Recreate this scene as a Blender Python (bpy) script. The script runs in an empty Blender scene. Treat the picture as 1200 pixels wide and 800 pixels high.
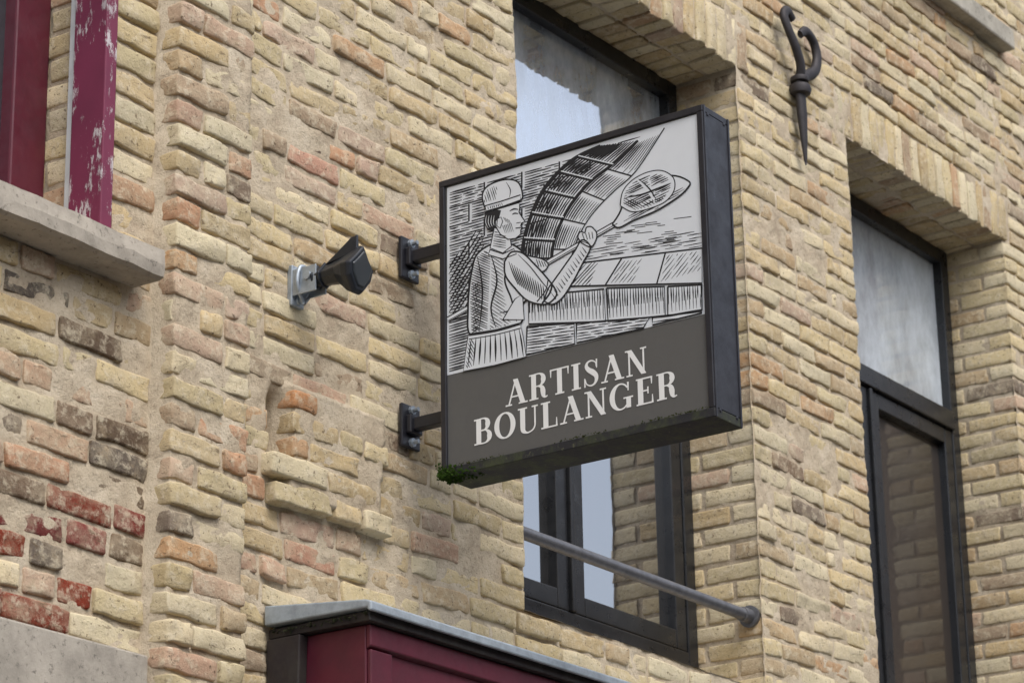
import bpy, math, random
import numpy as np
from mathutils import Vector, Matrix
random.seed(7); rng=np.random.default_rng(11)
scene=bpy.context.scene
scene.view_settings.view_transform='Standard'; scene.view_settings.look='None'; scene.view_settings.exposure=0
# ------------------------------------------------------------ helpers
def srgb(r,g,b):
    f=lambda c:(c/255/12.92) if c/255<=.04045 else ((c/255+.055)/1.055)**2.4
    return (f(r),f(g),f(b),1)
def empty(name,loc=(0,0,0)):
    e=bpy.data.objects.new(name,None); scene.collection.objects.link(e); e.location=loc; return e
def mesh_obj(name,verts,faces,mat=None,parent=None,smooth=False):
    me=bpy.data.meshes.new(name); me.from_pydata([tuple(v) for v in verts],[],faces); me.update()
    ob=bpy.data.objects.new(name,me); scene.collection.objects.link(ob)
    if mat: me.materials.append(mat)
    if parent: ob.parent=parent
    if smooth: me.shade_smooth()
    return ob
def np_mesh(name,V,F,mat,parent,col=None,smooth=True):
    me=bpy.data.meshes.new(name); n=len(V); m=len(F)
    me.vertices.add(n); me.vertices.foreach_set('co',V.astype(np.float32).ravel())
    me.loops.add(m*4); me.loops.foreach_set('vertex_index',F.astype(np.int32).ravel())
    me.polygons.add(m); me.polygons.foreach_set('loop_start',np.arange(0,m*4,4,dtype=np.int32))
    me.update(calc_edges=True); me.validate()
    if col is not None:
        a=me.attributes.new('Col','FLOAT_COLOR','POINT'); a.data.foreach_set('color',col.astype(np.float32).ravel())
    if smooth: me.shade_smooth()
    me.materials.append(mat)
    ob=bpy.data.objects.new(name,me); scene.collection.objects.link(ob); ob.parent=parent; return ob
def box(name,x0,x1,y0,y1,z0,z1,mat,parent=None,bev=0.0):
    v=[(x,y,z) for x in (x0,x1) for y in (y0,y1) for z in (z0,z1)]
    f=[(0,1,3,2),(4,6,7,5),(0,4,5,1),(2,3,7,6),(0,2,6,4),(1,5,7,3)]
    ob=mesh_obj(name,v,f,mat,parent)
    if bev>0:
        b=ob.modifiers.new('b','BEVEL'); b.width=bev; b.segments=2; b.limit_method='NONE'
    return ob
TAB=rng.random((48,48,48))
def vn(P,s,off=0.0):
    Q=P*s+off+100.0; i=np.floor(Q).astype(int); f=Q-i; f=f*f*(3-2*f); i%=48; j=(i+1)%48
    r=0
    for a in (0,1):
        for b in (0,1):
            for c in (0,1):
                w=(f[:,0] if a else 1-f[:,0])*(f[:,1] if b else 1-f[:,1])*(f[:,2] if c else 1-f[:,2])
                r=r+w*TAB[(j if a else i)[:,0],(j if b else i)[:,1],(j if c else i)[:,2]]
    return r*2-1
# ------------------------------------------------------------ materials
class M:
    def __init__(s,name):
        s.m=bpy.data.materials.new(name); s.m.use_nodes=True; s.n=s.m.node_tree.nodes; s.l=s.m.node_tree.links
        s.b=s.n['Principled BSDF']; s.out=s.n['Material Output']
        s.tc=s.n.new('ShaderNodeTexCoord'); s.obj=s.tc.outputs['Object']
    def noise(s,sc,det=4,rough=.6,vec=None,stretch=None):
        n=s.n.new('ShaderNodeTexNoise'); n.inputs['Scale'].default_value=sc; n.inputs['Detail'].default_value=det; n.inputs['Roughness'].default_value=rough
        v=vec or s.obj
        if stretch:
            mp=s.n.new('ShaderNodeMapping'); mp.inputs['Scale'].default_value=stretch; s.l.new(v,mp.inputs[0]); v=mp.outputs[0]
        s.l.new(v,n.inputs['Vector']); return n.outputs['Fac']
    def ramp(s,fac,stops):
        r=s.n.new('ShaderNodeValToRGB'); el=r.color_ramp.elements
        while len(el)<len(stops): el.new(.5)
        for e,(p,c) in zip(el,stops): e.position=p; e.color=c if len(c)==4 else (*c,1)
        s.l.new(fac,r.inputs[0]); return r.outputs[0]
    def bw(s,fac,a,b):
        return s.ramp(fac,[(a,(0,0,0,1)),(b,(1,1,1,1))])
    def mix(s,fac,a,b,mode='MIX'):
        x=s.n.new('ShaderNodeMix'); x.data_type='RGBA'; x.blend_type=mode
        for k,v in ((0,fac),(6,a),(7,b)):
            if isinstance(v,(int,float)): x.inputs[k].default_value=v
            elif isinstance(v,tuple): x.inputs[k].default_value=v
            else: s.l.new(v,x.inputs[k])
        return x.outputs[2]
    def mul(s,a,k):
        x=s.n.new('ShaderNodeMath'); x.operation='MULTIPLY'; s.l.new(a,x.inputs[0])
        if isinstance(k,(int,float)): x.inputs[1].default_value=k
        else: s.l.new(k,x.inputs[1])
        return x.outputs[0]
    def bump(s,h,st,d,prev=None):
        b=s.n.new('ShaderNodeBump'); b.inputs['Strength'].default_value=st; b.inputs['Distance'].default_value=d
        s.l.new(h,b.inputs['Height'])
        if prev: s.l.new(prev,b.inputs['Normal'])
        return b.outputs[0]
    def done(s,col=None,rough=.8,nrm=None,metal=0,spec=None):
        if col is not None:
            if isinstance(col,tuple): s.b.inputs['Base Color'].default_value=col
            else: s.l.new(col,s.b.inputs['Base Color'])
        if isinstance(rough,(int,float)): s.b.inputs['Roughness'].default_value=rough
        else: s.l.new(rough,s.b.inputs['Roughness'])
        s.b.inputs['Metallic'].default_value=metal
        if spec is not None: s.b.inputs['Specular IOR Level'].default_value=spec
        if nrm: s.l.new(nrm,s.b.inputs['Normal'])
        return s.m
def m_brick():
    k=M('yellow_brick'); a=k.n.new('ShaderNodeAttribute'); a.attribute_name='Col'
    c=a.outputs['Color']
    c=k.mix(k.mul(k.bw(k.noise(11,5,.72),.44,.64),.45),c,(.51,.43,.30,1))
    c=k.mix(k.mul(k.bw(k.noise(38,4,.72),.50,.64),.55),c,(.64,.56,.41,1))
    c=k.mix(k.mul(k.bw(k.noise(22,6,.8),.57,.66),.42),c,(.30,.215,.125,1))
    crease=k.bw(k.noise(30,5,.8,stretch=(.45,1,1.9)),.60,.67)
    c=k.mix(k.mul(crease,.7),c,(.15,.105,.06,1))
    pit=k.bw(k.noise(80,3,.75),.60,.68)
    c=k.mix(k.mul(pit,.8),c,(.11,.075,.045,1))
    c=k.mix(k.mul(k.bw(k.noise(2.2,4,.65),.52,.75),.18),c,(.26,.20,.14,1))
    n=k.bump(k.noise(38,5,.72),.8,.006)
    n=k.bump(k.noise(150,3,.7),.7,.0022,n)
    return k.done(c,.93,n,spec=.2)
def m_mortar(name='lime_mortar',t=1.06):
    k=M(name)
    c=k.ramp(k.noise(9,5,.7),[(.3,(.35*t,.28*t,.20*t)),(.5,(.48*t,.40*t,.29*t)),(.72,(.58*t,.50*t,.38*t))])
    c=k.mix(k.mul(k.bw(k.noise(90,3,.7),.56,.7),.55),c,(.19,.145,.10,1))
    n=k.bump(k.noise(40,5,.75),1,.006); n=k.bump(k.noise(220,2,.7),.7,.002,n)
    return k.done(c,.95,n,spec=.15)
def m_stone(name='sill_stone',base=(.40,.37,.31)):
    k=M(name); b=base
    c=k.ramp(k.noise(7,7,.7),[(.3,tuple(x*.6 for x in b)),(.5,tuple(x*.9 for x in b)),(.7,tuple(x*1.15 for x in b))])
    c=k.mix(k.mul(k.bw(k.noise(60,4,.7),.58,.68),.7),c,tuple(x*.25 for x in b)+(1,))
    n=k.bump(k.noise(50,6,.7),.6,.004); return k.done(c,.9,n,spec=.2)
def m_paint(name,col,rough=.4,dirt=.3,dcol=(.1,.09,.08,1),spec=.5,b=.15):
    k=M(name); c=k.mix(k.mul(k.bw(k.noise(11,7,.7),.45,.75),dirt),col,dcol)
    n=k.bump(k.noise(60,4,.6),b,.001)
    r=k.ramp(k.noise(20,5,.7),[(.3,(rough*.7,)*3),(.7,(min(1,rough*1.5),)*3)])
    return k.done(c,r,n,spec=spec)
def m_peel():
    k=M('peeling_magenta_paint')
    mk=k.bw(k.noise(16,8,.75,stretch=(1,1,.35)),.53,.57)
    c=k.mix(mk,(.17,.018,.055,1),(.55,.50,.50,1))
    c=k.mix(k.mul(k.bw(k.noise(6,4),.4,.7),.4),c,(.09,.008,.03,1))
    return k.done(c,.6,k.bump(mk,.5,.002))
def m_metal(name,col,rough,metal=1.0):
    k=M(name); c=k.mix(k.mul(k.bw(k.noise(30,6,.7),.4,.7),.6),col,tuple(x*.45 for x in col[:3])+(1,))
    return k.done(c,rough,k.bump(k.noise(80,4),.2,.001),metal=metal)
def m_glass(name,base,refl,fog=0.0,wav=.02,lo=.36,hi=.72):
    k=M(name); k.n.remove(k.b)
    wv=k.bump(k.noise(3.0,2,.5),wav,.05)
    d=k.n.new('ShaderNodeBsdfPrincipled'); d.inputs['Base Color'].default_value=base; d.inputs['Roughness'].default_value=.5
    g=k.n.new('ShaderNodeBsdfGlossy'); g.inputs['Color'].default_value=(.92,.95,1,1); g.inputs['Roughness'].default_value=.03
    k.l.new(wv,g.inputs['Normal'])
    mx=k.n.new('ShaderNodeMixShader'); mx.inputs[0].default_value=refl
    k.l.new(d.outputs[0],mx.inputs[1]); k.l.new(g.outputs[0],mx.inputs[2]); last=mx
    if fog>0:
        df=k.n.new('ShaderNodeBsdfDiffuse'); df.inputs['Color'].default_value=(.58,.63,.67,1)
        m2=k.n.new('ShaderNodeMixShader')
        fm=k.mul(k.bw(k.noise(5,8,.72,stretch=(1,1,.45)),lo,hi),fog)
        k.l.new(fm,m2.inputs[0]); k.l.new(last.outputs[0],m2.inputs[1]); k.l.new(df.outputs[0],m2.inputs[2]); last=m2
    k.l.new(last.outputs[0],k.out.inputs[0]); return k.m
BR=m_brick(); MO=m_mortar(); ST=m_stone(); 
FRAME=m_paint('black_window_frame',(.012,.013,.015,1),.3,.3,(.05,.05,.05,1))
RED=m_peel(); REDP=m_paint('dark_magenta_paint',(.095,.009,.022,1),.45,.5,(.03,.006,.012,1))
WHITE=m_paint('white_bead',(.62,.64,.64,1),.5,.4,(.3,.3,.28,1))
GL_UP=m_glass('glass_fogged',(.10,.12,.14,1),.70,.55); GL_UR=m_glass('glass_frosted',(.14,.16,.18,1),.40,.85,.02,.20,.62)
GL_LO=m_glass('glass_dark',(.012,.011,.010,1),.40,.0); GL_R=m_glass('glass_brown',(.030,.022,.016,1),.13,.0); GL_L=m_glass('glass_left',(.01,.012,.016,1),.14)
# ------------------------------------------------------------ facade layout
brick_house=empty('brick_house')
OPEN=[(6.13,7.385,3.50,5.55),(8.10,9.29,3.50,5.55),(3.20,4.51,4.05,5.95),(6.13,7.385,6.44,7.22),(8.10,9.29,6.44,7.22)]
CH=2.05/34; ZT=7.2
LINT=[(6.06,7.455,5.55,5.55+3*CH),(8.03,9.36,5.55,5.55+3*CH)]
HOLE=[(5.072,5.124,3.655,3.83)]
PX0,PX1=4.676,4.945
def wally(X,Z):
    y=np.where(X<PX0,.018,0.0); y=np.where((X>=PX0)&(X<PX1+.0*Z),-.042,y)
    return y
def patch(X,Z): return (X>5.125)&(X<5.47+.1*(Z-3.6))&(Z>3.58)&(Z<3.868)
PAL=[((.53,.43,.25),30),((.60,.51,.335),30),((.49,.375,.21),20),((.44,.325,.19),9),((.46,.29,.16),4),((.46,.33,.235),5),((.36,.265,.175),4),((.21,.155,.11),2)]
pc=[p[0] for p in PAL]; pw=[p[1] for p in PAL]
def bcol(x,z):
    c=random.choices(pc,pw)[0]
    if x<PX0:
        r=random.random()
        if z<3.45:
            if r<.45: c=(.19,.036,.026)
            elif r<.56: c=(.16,.115,.08)
            elif r<.70: c=(.43,.25,.15)
        elif z<3.95:
            if r<.15: c=(.13,.10,.075)
            elif r<.38: c=(.45,.31,.21)
            elif r<.50: c=(.43,.24,.15)
        elif r<.08: c=(.45,.29,.18)
    elif x<5.9 and z<4.9:
        r=random.random()
        if r<.09: c=(.46,.31,.22)
        elif r<.12: c=(.46,.26,.15)
    for (ax,az,cc) in SPEC:
        if abs(x-ax)<.09 and abs(z-az)<.03: c=cc
    j=random.uniform(.86,1.10); w=random.uniform(-.015,.015)
    return (c[0]*j+w,c[1]*j,max(.01,c[2]*j-w*.6),1)
SPEC=[(5.2,3.835,(.44,.20,.08)),(5.27,4.50,(.43,.25,.18)),(4.93,3.60,(.42,.24,.14)),(4.3,3.31,(.17,.035,.026)),(5.17,4.56,(.14,.11,.09)),(5.25,3.45,(.4,.22,.15))]
B=[]; C=[]
def add(x0,x1,y0,y1,z0,z1,col=None):
    if x1-x0<.018 or z1-z0<.012 or y1-y0<.01: return
    B.append(((x0+x1)/2,(y0+y1)/2,(z0+z1)/2,(x1-x0)/2,(y1-y0)/2,(z1-z0)/2)); C.append(col or bcol((x0+x1)/2,(z0+z1)/2))
def region(x0,x1,z0,z1,y,ch,free0=True,free1=True,hp=.2,SL=.198):
    n=int(math.ceil((z1-z0)/ch)); J=.0105; HL=SL/2-.004
    for k in range(n):
        za=z0+k*ch; zb=za+ch-J; zc=(za+zb)/2
        iv=[(x0,x1,not free0,not free1)]
        for (a,b,c,d),isop in [(o,True) for o in OPEN]+[(l,False) for l in LINT]+[(l,False) for l in HOLE]:
            if c<zc<d:
                nv=[]
                for (p,q,fp,fq) in iv:
                    if b<=p or a>=q: nv.append((p,q,fp,fq)); continue
                    if a>p: nv.append((p,a,fp,'j' if isop else False))
                    if b<q: nv.append((b,q,'j' if isop else False,fq))
                iv=nv
        for (a,b,fa,fb) in iv:
            par=k%2; x=a; first=True
            e=b
            if fb=='j':
                L=SL if par else HL; dep=HL if par else SL
                if b-a>L+.05:
                    add(b-L,b,y,y+dep,za,zb); add(b-HL,b,y+dep+J,y+.25,za,zb); e=b-L-J
            while x<e-.012:
                L=(SL if random.random()>hp else HL)+random.uniform(-.014,.014)
                if first:
                    if fa=='j': L=HL if par else SL
                    elif fa: L=HL if par else SL
                    else: L=random.uniform(.06,.2)
                rem=e-x
                if rem<L+.07: L=rem if rem<.24 else rem/2
                yo=y+random.gauss(0,.0028)
                if random.random()<.07: yo+=random.uniform(.004,.010)
                xc=x+L/2
                if x0>PX1-.01 and patch(xc,zc): yo-=.030
                if first and fa=='j':
                    dep=SL if par else HL
                    add(x,x+L,yo,y+dep,za,zb); add(x,x+HL,y+dep+J,y+.25,za,zb)
                else:
                    hj=random.uniform(-.0025,.0025)
                    add(x,x+L,yo,yo+.06,za+hj,zb+hj+random.uniform(-.003,.001))
                x+=L+J*random.uniform(.7,1.5); first=False
region(3.0,PX0-.012,3.115,ZT,.018,.066,True,True,.3,.205)
region(PX0,PX1,2.7,ZT,-.042,.063,False,False,.15,.175)
region(PX1+.012,10.6,3.50-15*CH,ZT,0,CH,True,True,.22)
for (a,b,c,d) in LINT:
    x=a+.004
    while x<b-.03:
        w=.052+random.uniform(-.004,.004); o=random.uniform(-.004,.004)
        add(x,min(x+w,b),random.gauss(0,.002),.118+o,c+random.uniform(-.004,.004),d-.010); add(x,min(x+w,b),.129+o,.25,c+random.uniform(-.004,.004),d-.010); x+=w+.011
Bn=np.array(B); Cn=np.array(C); NB=len(Bn)
tx=[(-1,1),(-1,0),(-.6,0),(-.2,0),(.2,0),(.6,0),(1,0),(1,1)]
ty=[(-1,1),(-1,0),(1,0)]
tz=[(-1,1),(-1,0),(-.33,0),(.33,0),(1,0),(1,1)]
idx={}; T=[]
for i in range(8):
    for j in range(3):
        for k in range(6):
            if i in(0,7) or j==0 or k in(0,5):
                idx[(i,j,k)]=len(T); T.append((tx[i],ty[j],tz[k]))
F=[]
for i in range(7):
    for k in range(5): F.append((idx[(i,0,k)],idx[(i+1,0,k)],idx[(i+1,0,k+1)],idx[(i,0,k+1)]))
for j in range(2):
    for k in range(5):
        F.append((idx[(0,j,k)],idx[(0,j,k+1)],idx[(0,j+1,k+1)],idx[(0,j+1,k)]))
        F.append((idx[(7,j,k)],idx[(7,j+1,k)],idx[(7,j+1,k+1)],idx[(7,j,k+1)]))
    for i in range(7):
        F.append((idx[(i,j,0)],idx[(i,j+1,0)],idx[(i+1,j+1,0)],idx[(i+1,j,0)]))
        F.append((idx[(i,j,5)],idx[(i+1,j,5)],idx[(i+1,j+1,5)],idx[(i,j+1,5)]))
F=np.array(F); NT=len(T)
fr=np.array([[c[0] for c in t] for t in T]); ou=np.array([[c[1] for c in t] for t in T])
R=.0052
h=Bn[:,None,3:]; inner=np.maximum(h-R,.002)
q=fr[None]*inner; loc=q+np.sign(fr)[None]*ou[None]*R
d=loc-q; nl=np.linalg.norm(d,axis=2,keepdims=True)
loc=np.where(nl>1e-6,q+d/np.maximum(nl,1e-6)*R,loc)
ang=rng.normal(0,.010,NB)[:,None]; lx=loc[...,0]*np.cos(ang)-loc[...,2]*np.sin(ang); lz=loc[...,0]*np.sin(ang)+loc[...,2]*np.cos(ang)
loc[...,0]=lx; loc[...,2]=lz
tilt=rng.normal(0,.012,NB)[:,None]; loc[...,1]+=loc[...,0]*tilt
V=(Bn[:,None,:3]+loc).reshape(-1,3)
seedoff=np.repeat(rng.random(NB)*20,NT)[:,None]
def warpz(P):
    amp=np.where((P[:,0]>4.95)&(P[:,0]<6.0),.014,.006)
    near=np.clip((np.abs(P[:,0]-6.13))/.3,0,1)
    return amp*near*vn(P*np.array([1,.0,1.3]),2.3)
D=np.stack([vn(V,22,3)+.5*vn(V,70,9),vn(V,26,31)+.6*vn(V,75,17),vn(V,24,57)+.5*vn(V,72,23)],1)
edge=np.clip(ou.sum(1),0,1); am=np.tile(.0019+.0019*edge,NB)[:,None]
chip=np.clip(vn(V+seedoff,16,77)-.35,0,1)*np.tile(edge,NB)*.014
V=V+D*am*np.array([1,1.25,1]); V[:,1]+=chip
V[:,2]+=warpz(V)
FF=(F[None]+(np.arange(NB)*NT)[:,None,None]).reshape(-1,4)
np_mesh('facing_bricks',V,FF,BR,brick_house,np.repeat(Cn,NT,axis=0))
def sheet(name,us,vs,fn,mat,keep=None):
    U,W=np.meshgrid(us,vs,indexing='ij'); P=fn(U.ravel(),W.ravel()); nu,nv=len(us),len(vs)
    i,j=np.meshgrid(np.arange(nu-1),np.arange(nv-1),indexing='ij'); i=i.ravel(); j=j.ravel()
    Fq=np.stack([i*nv+j,(i+1)*nv+j,(i+1)*nv+j+1,i*nv+j+1],1)
    if keep is not None:
        cu=(us[i]+us[i+1])/2; cv=(vs[j]+vs[j+1])/2; Fq=Fq[keep(cu,cv)]
    return np_mesh(name,P,Fq,mat,brick_house)
def mfn(X,Z):
    P0=np.stack([X,X*0,Z],1); y=wally(X,Z)+np.where(patch(X,Z),-.030,0)
    n=.0046*vn(P0,2.6,5)+.0030*vn(P0,9,8)+.0024*vn(P0,32,2)+.0014*vn(P0,80,6)
    y=y+.0062+n
    hx=np.exp(-((X-5.100)/.024)**4-((Z-3.745)/.088)**4); y=y+.09*hx
    return np.stack([X,y,Z],1)
def keepf(X,Z):
    k=np.ones(len(X),bool)
    for (a,b,c,d) in OPEN: k&=~((X>a+.004)&(X<b-.004)&(Z>c)&(Z<d))
    k&=~((X<PX0-.02)&(Z<3.1)); return k
sheet('mortar_joints',np.arange(3.0,10.61,.0095),np.arange(2.58,ZT+.005,.0095),mfn,MO,keepf)
for (a,b,c,d) in OPEN:
    z=np.arange(c-.01,d+.02,.012); yy=np.arange(.012,.27,.012)
    for X0,s in ((a,-1),(b,1)):
        sheet('jamb_mortar',yy,z,lambda u,w,X0=X0,s=s:np.stack([X0+s*(.005+.0035*vn(np.stack([u*0+X0,u,w],1),18)+.002*vn(np.stack([u*0+X0,u,w],1),60)),u,w],1),MO)
    x=np.arange(a-.01,b+.02,.012)
    sheet('soffit_mortar',x,yy,lambda u,w,d=d:np.stack([u,w,d+.006+.004*vn(np.stack([u,w,u*0+d],1),18)],1),MO)
    sheet('sill_mortar',x,np.arange(.0,.27,.012),lambda u,w,c=c:np.stack([u,w,c+.0+.33*w+.003*vn(np.stack([u,w,u*0+c],1),25)],1),MO)
PLA=m_stone('grey_render',(.42,.38,.32))
box('render_band',-6,PX0-.014,-.004,.3,2.7,3.108,PLA,brick_house,.006)
def m_btex(name,c1,c2,mo,sc=1.0):
    k=M(name); mp=k.n.new('ShaderNodeMapping'); mp.inputs['Rotation'].default_value=(math.radians(90),0,0); k.l.new(k.obj,mp.inputs[0])
    b=k.n.new('ShaderNodeTexBrick'); b.inputs['Scale'].default_value=1; b.inputs['Brick Width'].default_value=.215; b.inputs['Row Height'].default_value=.065; b.inputs['Mortar Size'].default_value=.007; b.inputs['Bias'].default_value=0
    b.inputs['Color1'].default_value=c1; b.inputs['Color2'].default_value=c2; b.inputs['Mortar'].default_value=mo
    k.l.new(mp.outputs[0],b.inputs['Vector']); c=k.mix(k.mul(k.bw(k.noise(1.5,6,.7),.4,.7),.45),b.outputs['Color'],(.15,.11,.07,1))
    return k.done(c,.9,k.bump(k.noise(40,5),.5,.004))
BT=m_btex('far_yellow_brick',(.46,.35,.2,1),(.38,.27,.15,1),(.38,.32,.24,1))
box('wall_left',-12,3.0,.014,.3,2.7,9.6,BT,brick_house); box('wall_right',10.6,26,.0,.3,0,9.6,BT,brick_house)
box('wall_above',3.0,10.6,.002,.3,ZT,9.6,BT,brick_house); box('wall_base_left',-12,4.9,.01,.3,0,2.7,PLA,brick_house)
box('wall_base_right',8.2,10.6,.004,.3,0,2.6,BT,brick_house)
box('core',-12,26,.42,9,0,9.5,BT,brick_house)
box('roof_cornice',-12,26,-.25,9.2,9.6,9.9,ST,brick_house,.02)
# ------------------------------------------------------------ windows
WBEAD=m_paint('grey_glazing_bead',(.10,.10,.11,1),.4,.2)
def tall_window(x0,x1,z0,z1,zt,mx,glo=None,gup=None):
    w=empty('window'); w.parent=brick_house; Y=.235
    def fb(a,b,c,d,y0=Y,y1=Y+.07,mat=FRAME,bev=.004): box('frame',a,b,y0,y1,c,d,mat,w,bev)
    fb(x0,x0+.055,z0,z1); fb(x1-.055,x1,z0,z1); fb(x0+.055,x1-.055,z1-.055,z1); fb(x0+.055,x1-.055,z0,z0+.07)
    if zt:
        fb(x0+.055,x1-.055,zt-.035,zt+.035,Y-.012,Y+.07)
        box('glass',x0+.05,x1-.05,Y+.035,Y+.04,zt+.02,z1-.04,gup or GL_UP,w)
        top=zt-.035
        for (a,b) in ((x0+.058,mx-.012),(mx+.012,x1-.058)):
            s=.058; y0,y1=Y+.004,Y+.062
            fb(a,a+s,z0+.072,top-.003,y0,y1); fb(b-s,b,z0+.072,top-.003,y0,y1)
            fb(a+s,b-s,top-.003-s,top-.003,y0,y1); fb(a+s,b-s,z0+.072,z0+.072+s,y0,y1)
            box('glass',a+s-.004,b-s+.004,Y+.035,Y+.04,z0+.1,top-s,glo or GL_LO,w)
            box('glazing_bead',a+s+.0005,a+s+.007,Y+.012,Y+.034,z0+.072+s+.001,top-.004-s,WBEAD,w); 
        fb(mx-.011,mx+.011,z0+.072,top-.003,Y-.008,Y+.06)
    else:
        box('glass',x0+.05,x1-.05,Y+.035,Y+.04,z0+.05,z1-.05,GL_UP,w)
tall_window(6.13,7.385,3.575,5.55,4.865,6.705); tall_window(8.10,9.29,3.575,5.55,4.865,8.60,GL_R,GL_UR)
tall_window(6.13,7.385,6.50,7.22,None,0); tall_window(8.10,9.29,6.50,7.22,None,0)
for (a,b) in ((6.02,7.49),(7.99,9.41)): box('stone_sill',a,b,-.06,.2,6.352,6.436,ST,brick_house,.008)
lw=empty('window'); lw.parent=brick_house
box('shutter_post',4.470,4.509,.004,.108,4.05,5.95,RED,lw,.003)
box('bead',4.488,4.509,.109,.140,4.05,5.95,WHITE,lw,.002)
box('inner_frame',4.395,4.51,.225,.29,4.05,5.95,REDP,lw,.006)
box('inner_frame',3.2,3.35,.225,.29,4.05,5.95,REDP,lw,.006)
box('inner_frame',3.35,4.395,.225,.29,4.05,4.14,REDP,lw,.006); box('inner_frame',3.35,4.395,.225,.29,5.86,5.95,REDP,lw,.006)
box('glass',3.34,4.41,.262,.268,4.13,5.88,GL_L,lw)
def sill(x0,x1):
    n=60; xs=np.linspace(x0,x1,n); prof=[(.20,4.058),(-.05,4.044),(-.072,4.036),(-.076,4.0),(-.073,3.972),(-.06,3.966),(.0,3.965),(.20,3.965)]
    V=[]; 
    for x in xs:
        for (y,z) in prof:
            p=np.array([[x,y,z]]); V.append((x,y+.004*vn(p,14)[0]+.002*vn(p,50)[0],z+.003*vn(p,16,9)[0]))
    F=[]; m=len(prof)
    for i in range(n-1):
        for j in range(m): a=i*m+j; b=i*m+(j+1)%m; F.append((a,b,b+m,a+m))
    F.append(tuple(range(m))); F.append(tuple((n-1)*m+j for j in range(m-1,-1,-1)))
    mesh_obj('stone_sill',V,F,m_stone('weathered_sill',(.46,.41,.34)),brick_house)
sill(3.0,4.605)
# ------------------------------------------------------------ guard rail
STEEL=m_metal('weathered_steel',(.20,.20,.21,1),.5,.7)
GALV=m_metal('galvanised_steel',(.42,.47,.52,1),.5,.6)
def lathe(name,origin,axis,prof,mat,parent=None,seg=28):
    d=Vector(axis).normalized(); a=d.orthogonal().normalized(); b=d.cross(a); V=[];F=[];o=Vector(origin)
    for (t,r) in prof:
        for i in range(seg): q=2*math.pi*i/seg; V.append(o+d*t+a*r*math.cos(q)+b*r*math.sin(q))
    for k in range(len(prof)-1):
        for i in range(seg): F.append((k*seg+i,k*seg+(i+1)%seg,(k+1)*seg+(i+1)%seg,(k+1)*seg+i))
    F.append(tuple(range(seg-1,-1,-1))); F.append(tuple((len(prof)-1)*seg+i for i in range(seg)))
    ob=mesh_obj(name,V,F,mat,parent,True); ob.data.set_sharp_from_angle(angle=math.radians(35))
    return ob
lathe('window_guard_rail',(6.12,.045,3.735),(1,0,0),[(0,.032),(.012,.032),(.013,.021),(.04,.021),(.041,.018),(1.21,.018),(1.211,.022),(1.25,.022),(1.251,.034),(1.262,.034)],STEEL)
# ------------------------------------------------------------ wall anchor
IRON=m_metal('wrought_iron',(.045,.04,.042,1),.6,.5)
def sweep(name,pts,rad,mat,parent=None,flat=1.0,seg=10,sub=6):
    P=[Vector(p) for p in pts]; Q=[];Rr=[]
    n=len(P)
    for i in range(n-1):
        p0=P[max(i-1,0)];p1=P[i];p2=P[i+1];p3=P[min(i+2,n-1)]
        for s in range(sub):
            t=s/sub; Q.append(.5*((2*p1)+(p2-p0)*t+(2*p0-5*p1+4*p2-p3)*t*t+(3*p1-p0-3*p2+p3)*t**3)); Rr.append(rad[i]*(1-t)+rad[i+1]*t)
    Q.append(P[-1]); Rr.append(rad[-1]); V=[];F=[]
    up=Vector((0,1,0))
    for i,q in enumerate(Q):
        tg=(Q[min(i+1,len(Q)-1)]-Q[max(i-1,0)]).normalized()
        u2=up if abs(tg.dot(up))<.9 else Vector((0,0,1))
        a=tg.cross(u2).normalized(); u3=a.cross(tg)
        for s in range(seg): t=2*math.pi*s/seg; V.append(q+a*Rr[i]*math.cos(t)+u3*Rr[i]*flat*math.sin(t))
    for i in range(len(Q)-1):
        for s in range(seg): F.append((i*seg+s,i*seg+(s+1)%seg,(i+1)*seg+(s+1)%seg,(i+1)*seg+s))
    F.append(tuple(range(seg))); F.append(tuple((len(Q)-1)*seg+s for s in range(seg-1,-1,-1)))
    return mesh_obj(name,V,F,mat,parent,True)
wa=empty('iron_wall_anchor',(7.735,-.03,5.32))
sweep('spike',[(.012,0,0),(.008,0,.09),(.004,0,.18),(0,0,.255),(0,0,.30)],[.004,.016,.023,.024,.022],IRON,wa,.7)
lathe('collar',(0,0,.245),(0,0,1),[(0,.022),(.005,.034),(.02,.038),(.035,.034),(.04,.022)],IRON,wa)
lathe('collar',(0,0,.29),(0,0,1),[(0,.02),(.004,.030),(.012,.032),(.02,.030),(.024,.02)],IRON,wa)
sweep('right_scroll',[(0,0,.30),(.045,0,.332),(.105,0,.372),(.130,0,.43),(.110,0,.482),(.050,-.005,.498),(.010,-.006,.470)],[.022,.021,.021,.021,.020,.018,.014],IRON,wa,.7)
sweep('left_scroll',[(0,0,.30),(-.012,-.014,.345),(-.048,-.018,.40),(-.085,-.014,.455),(-.098,-.008,.50),(-.070,-.006,.526),(-.036,-.006,.508)],[.022,.021,.020,.019,.019,.019,.016],IRON,wa,.7)
sweep('staple',[(0,.06,.27),(0,.02,.27),(0,-.012,.27)],[.012,.012,.012],IRON,wa,1)
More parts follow.
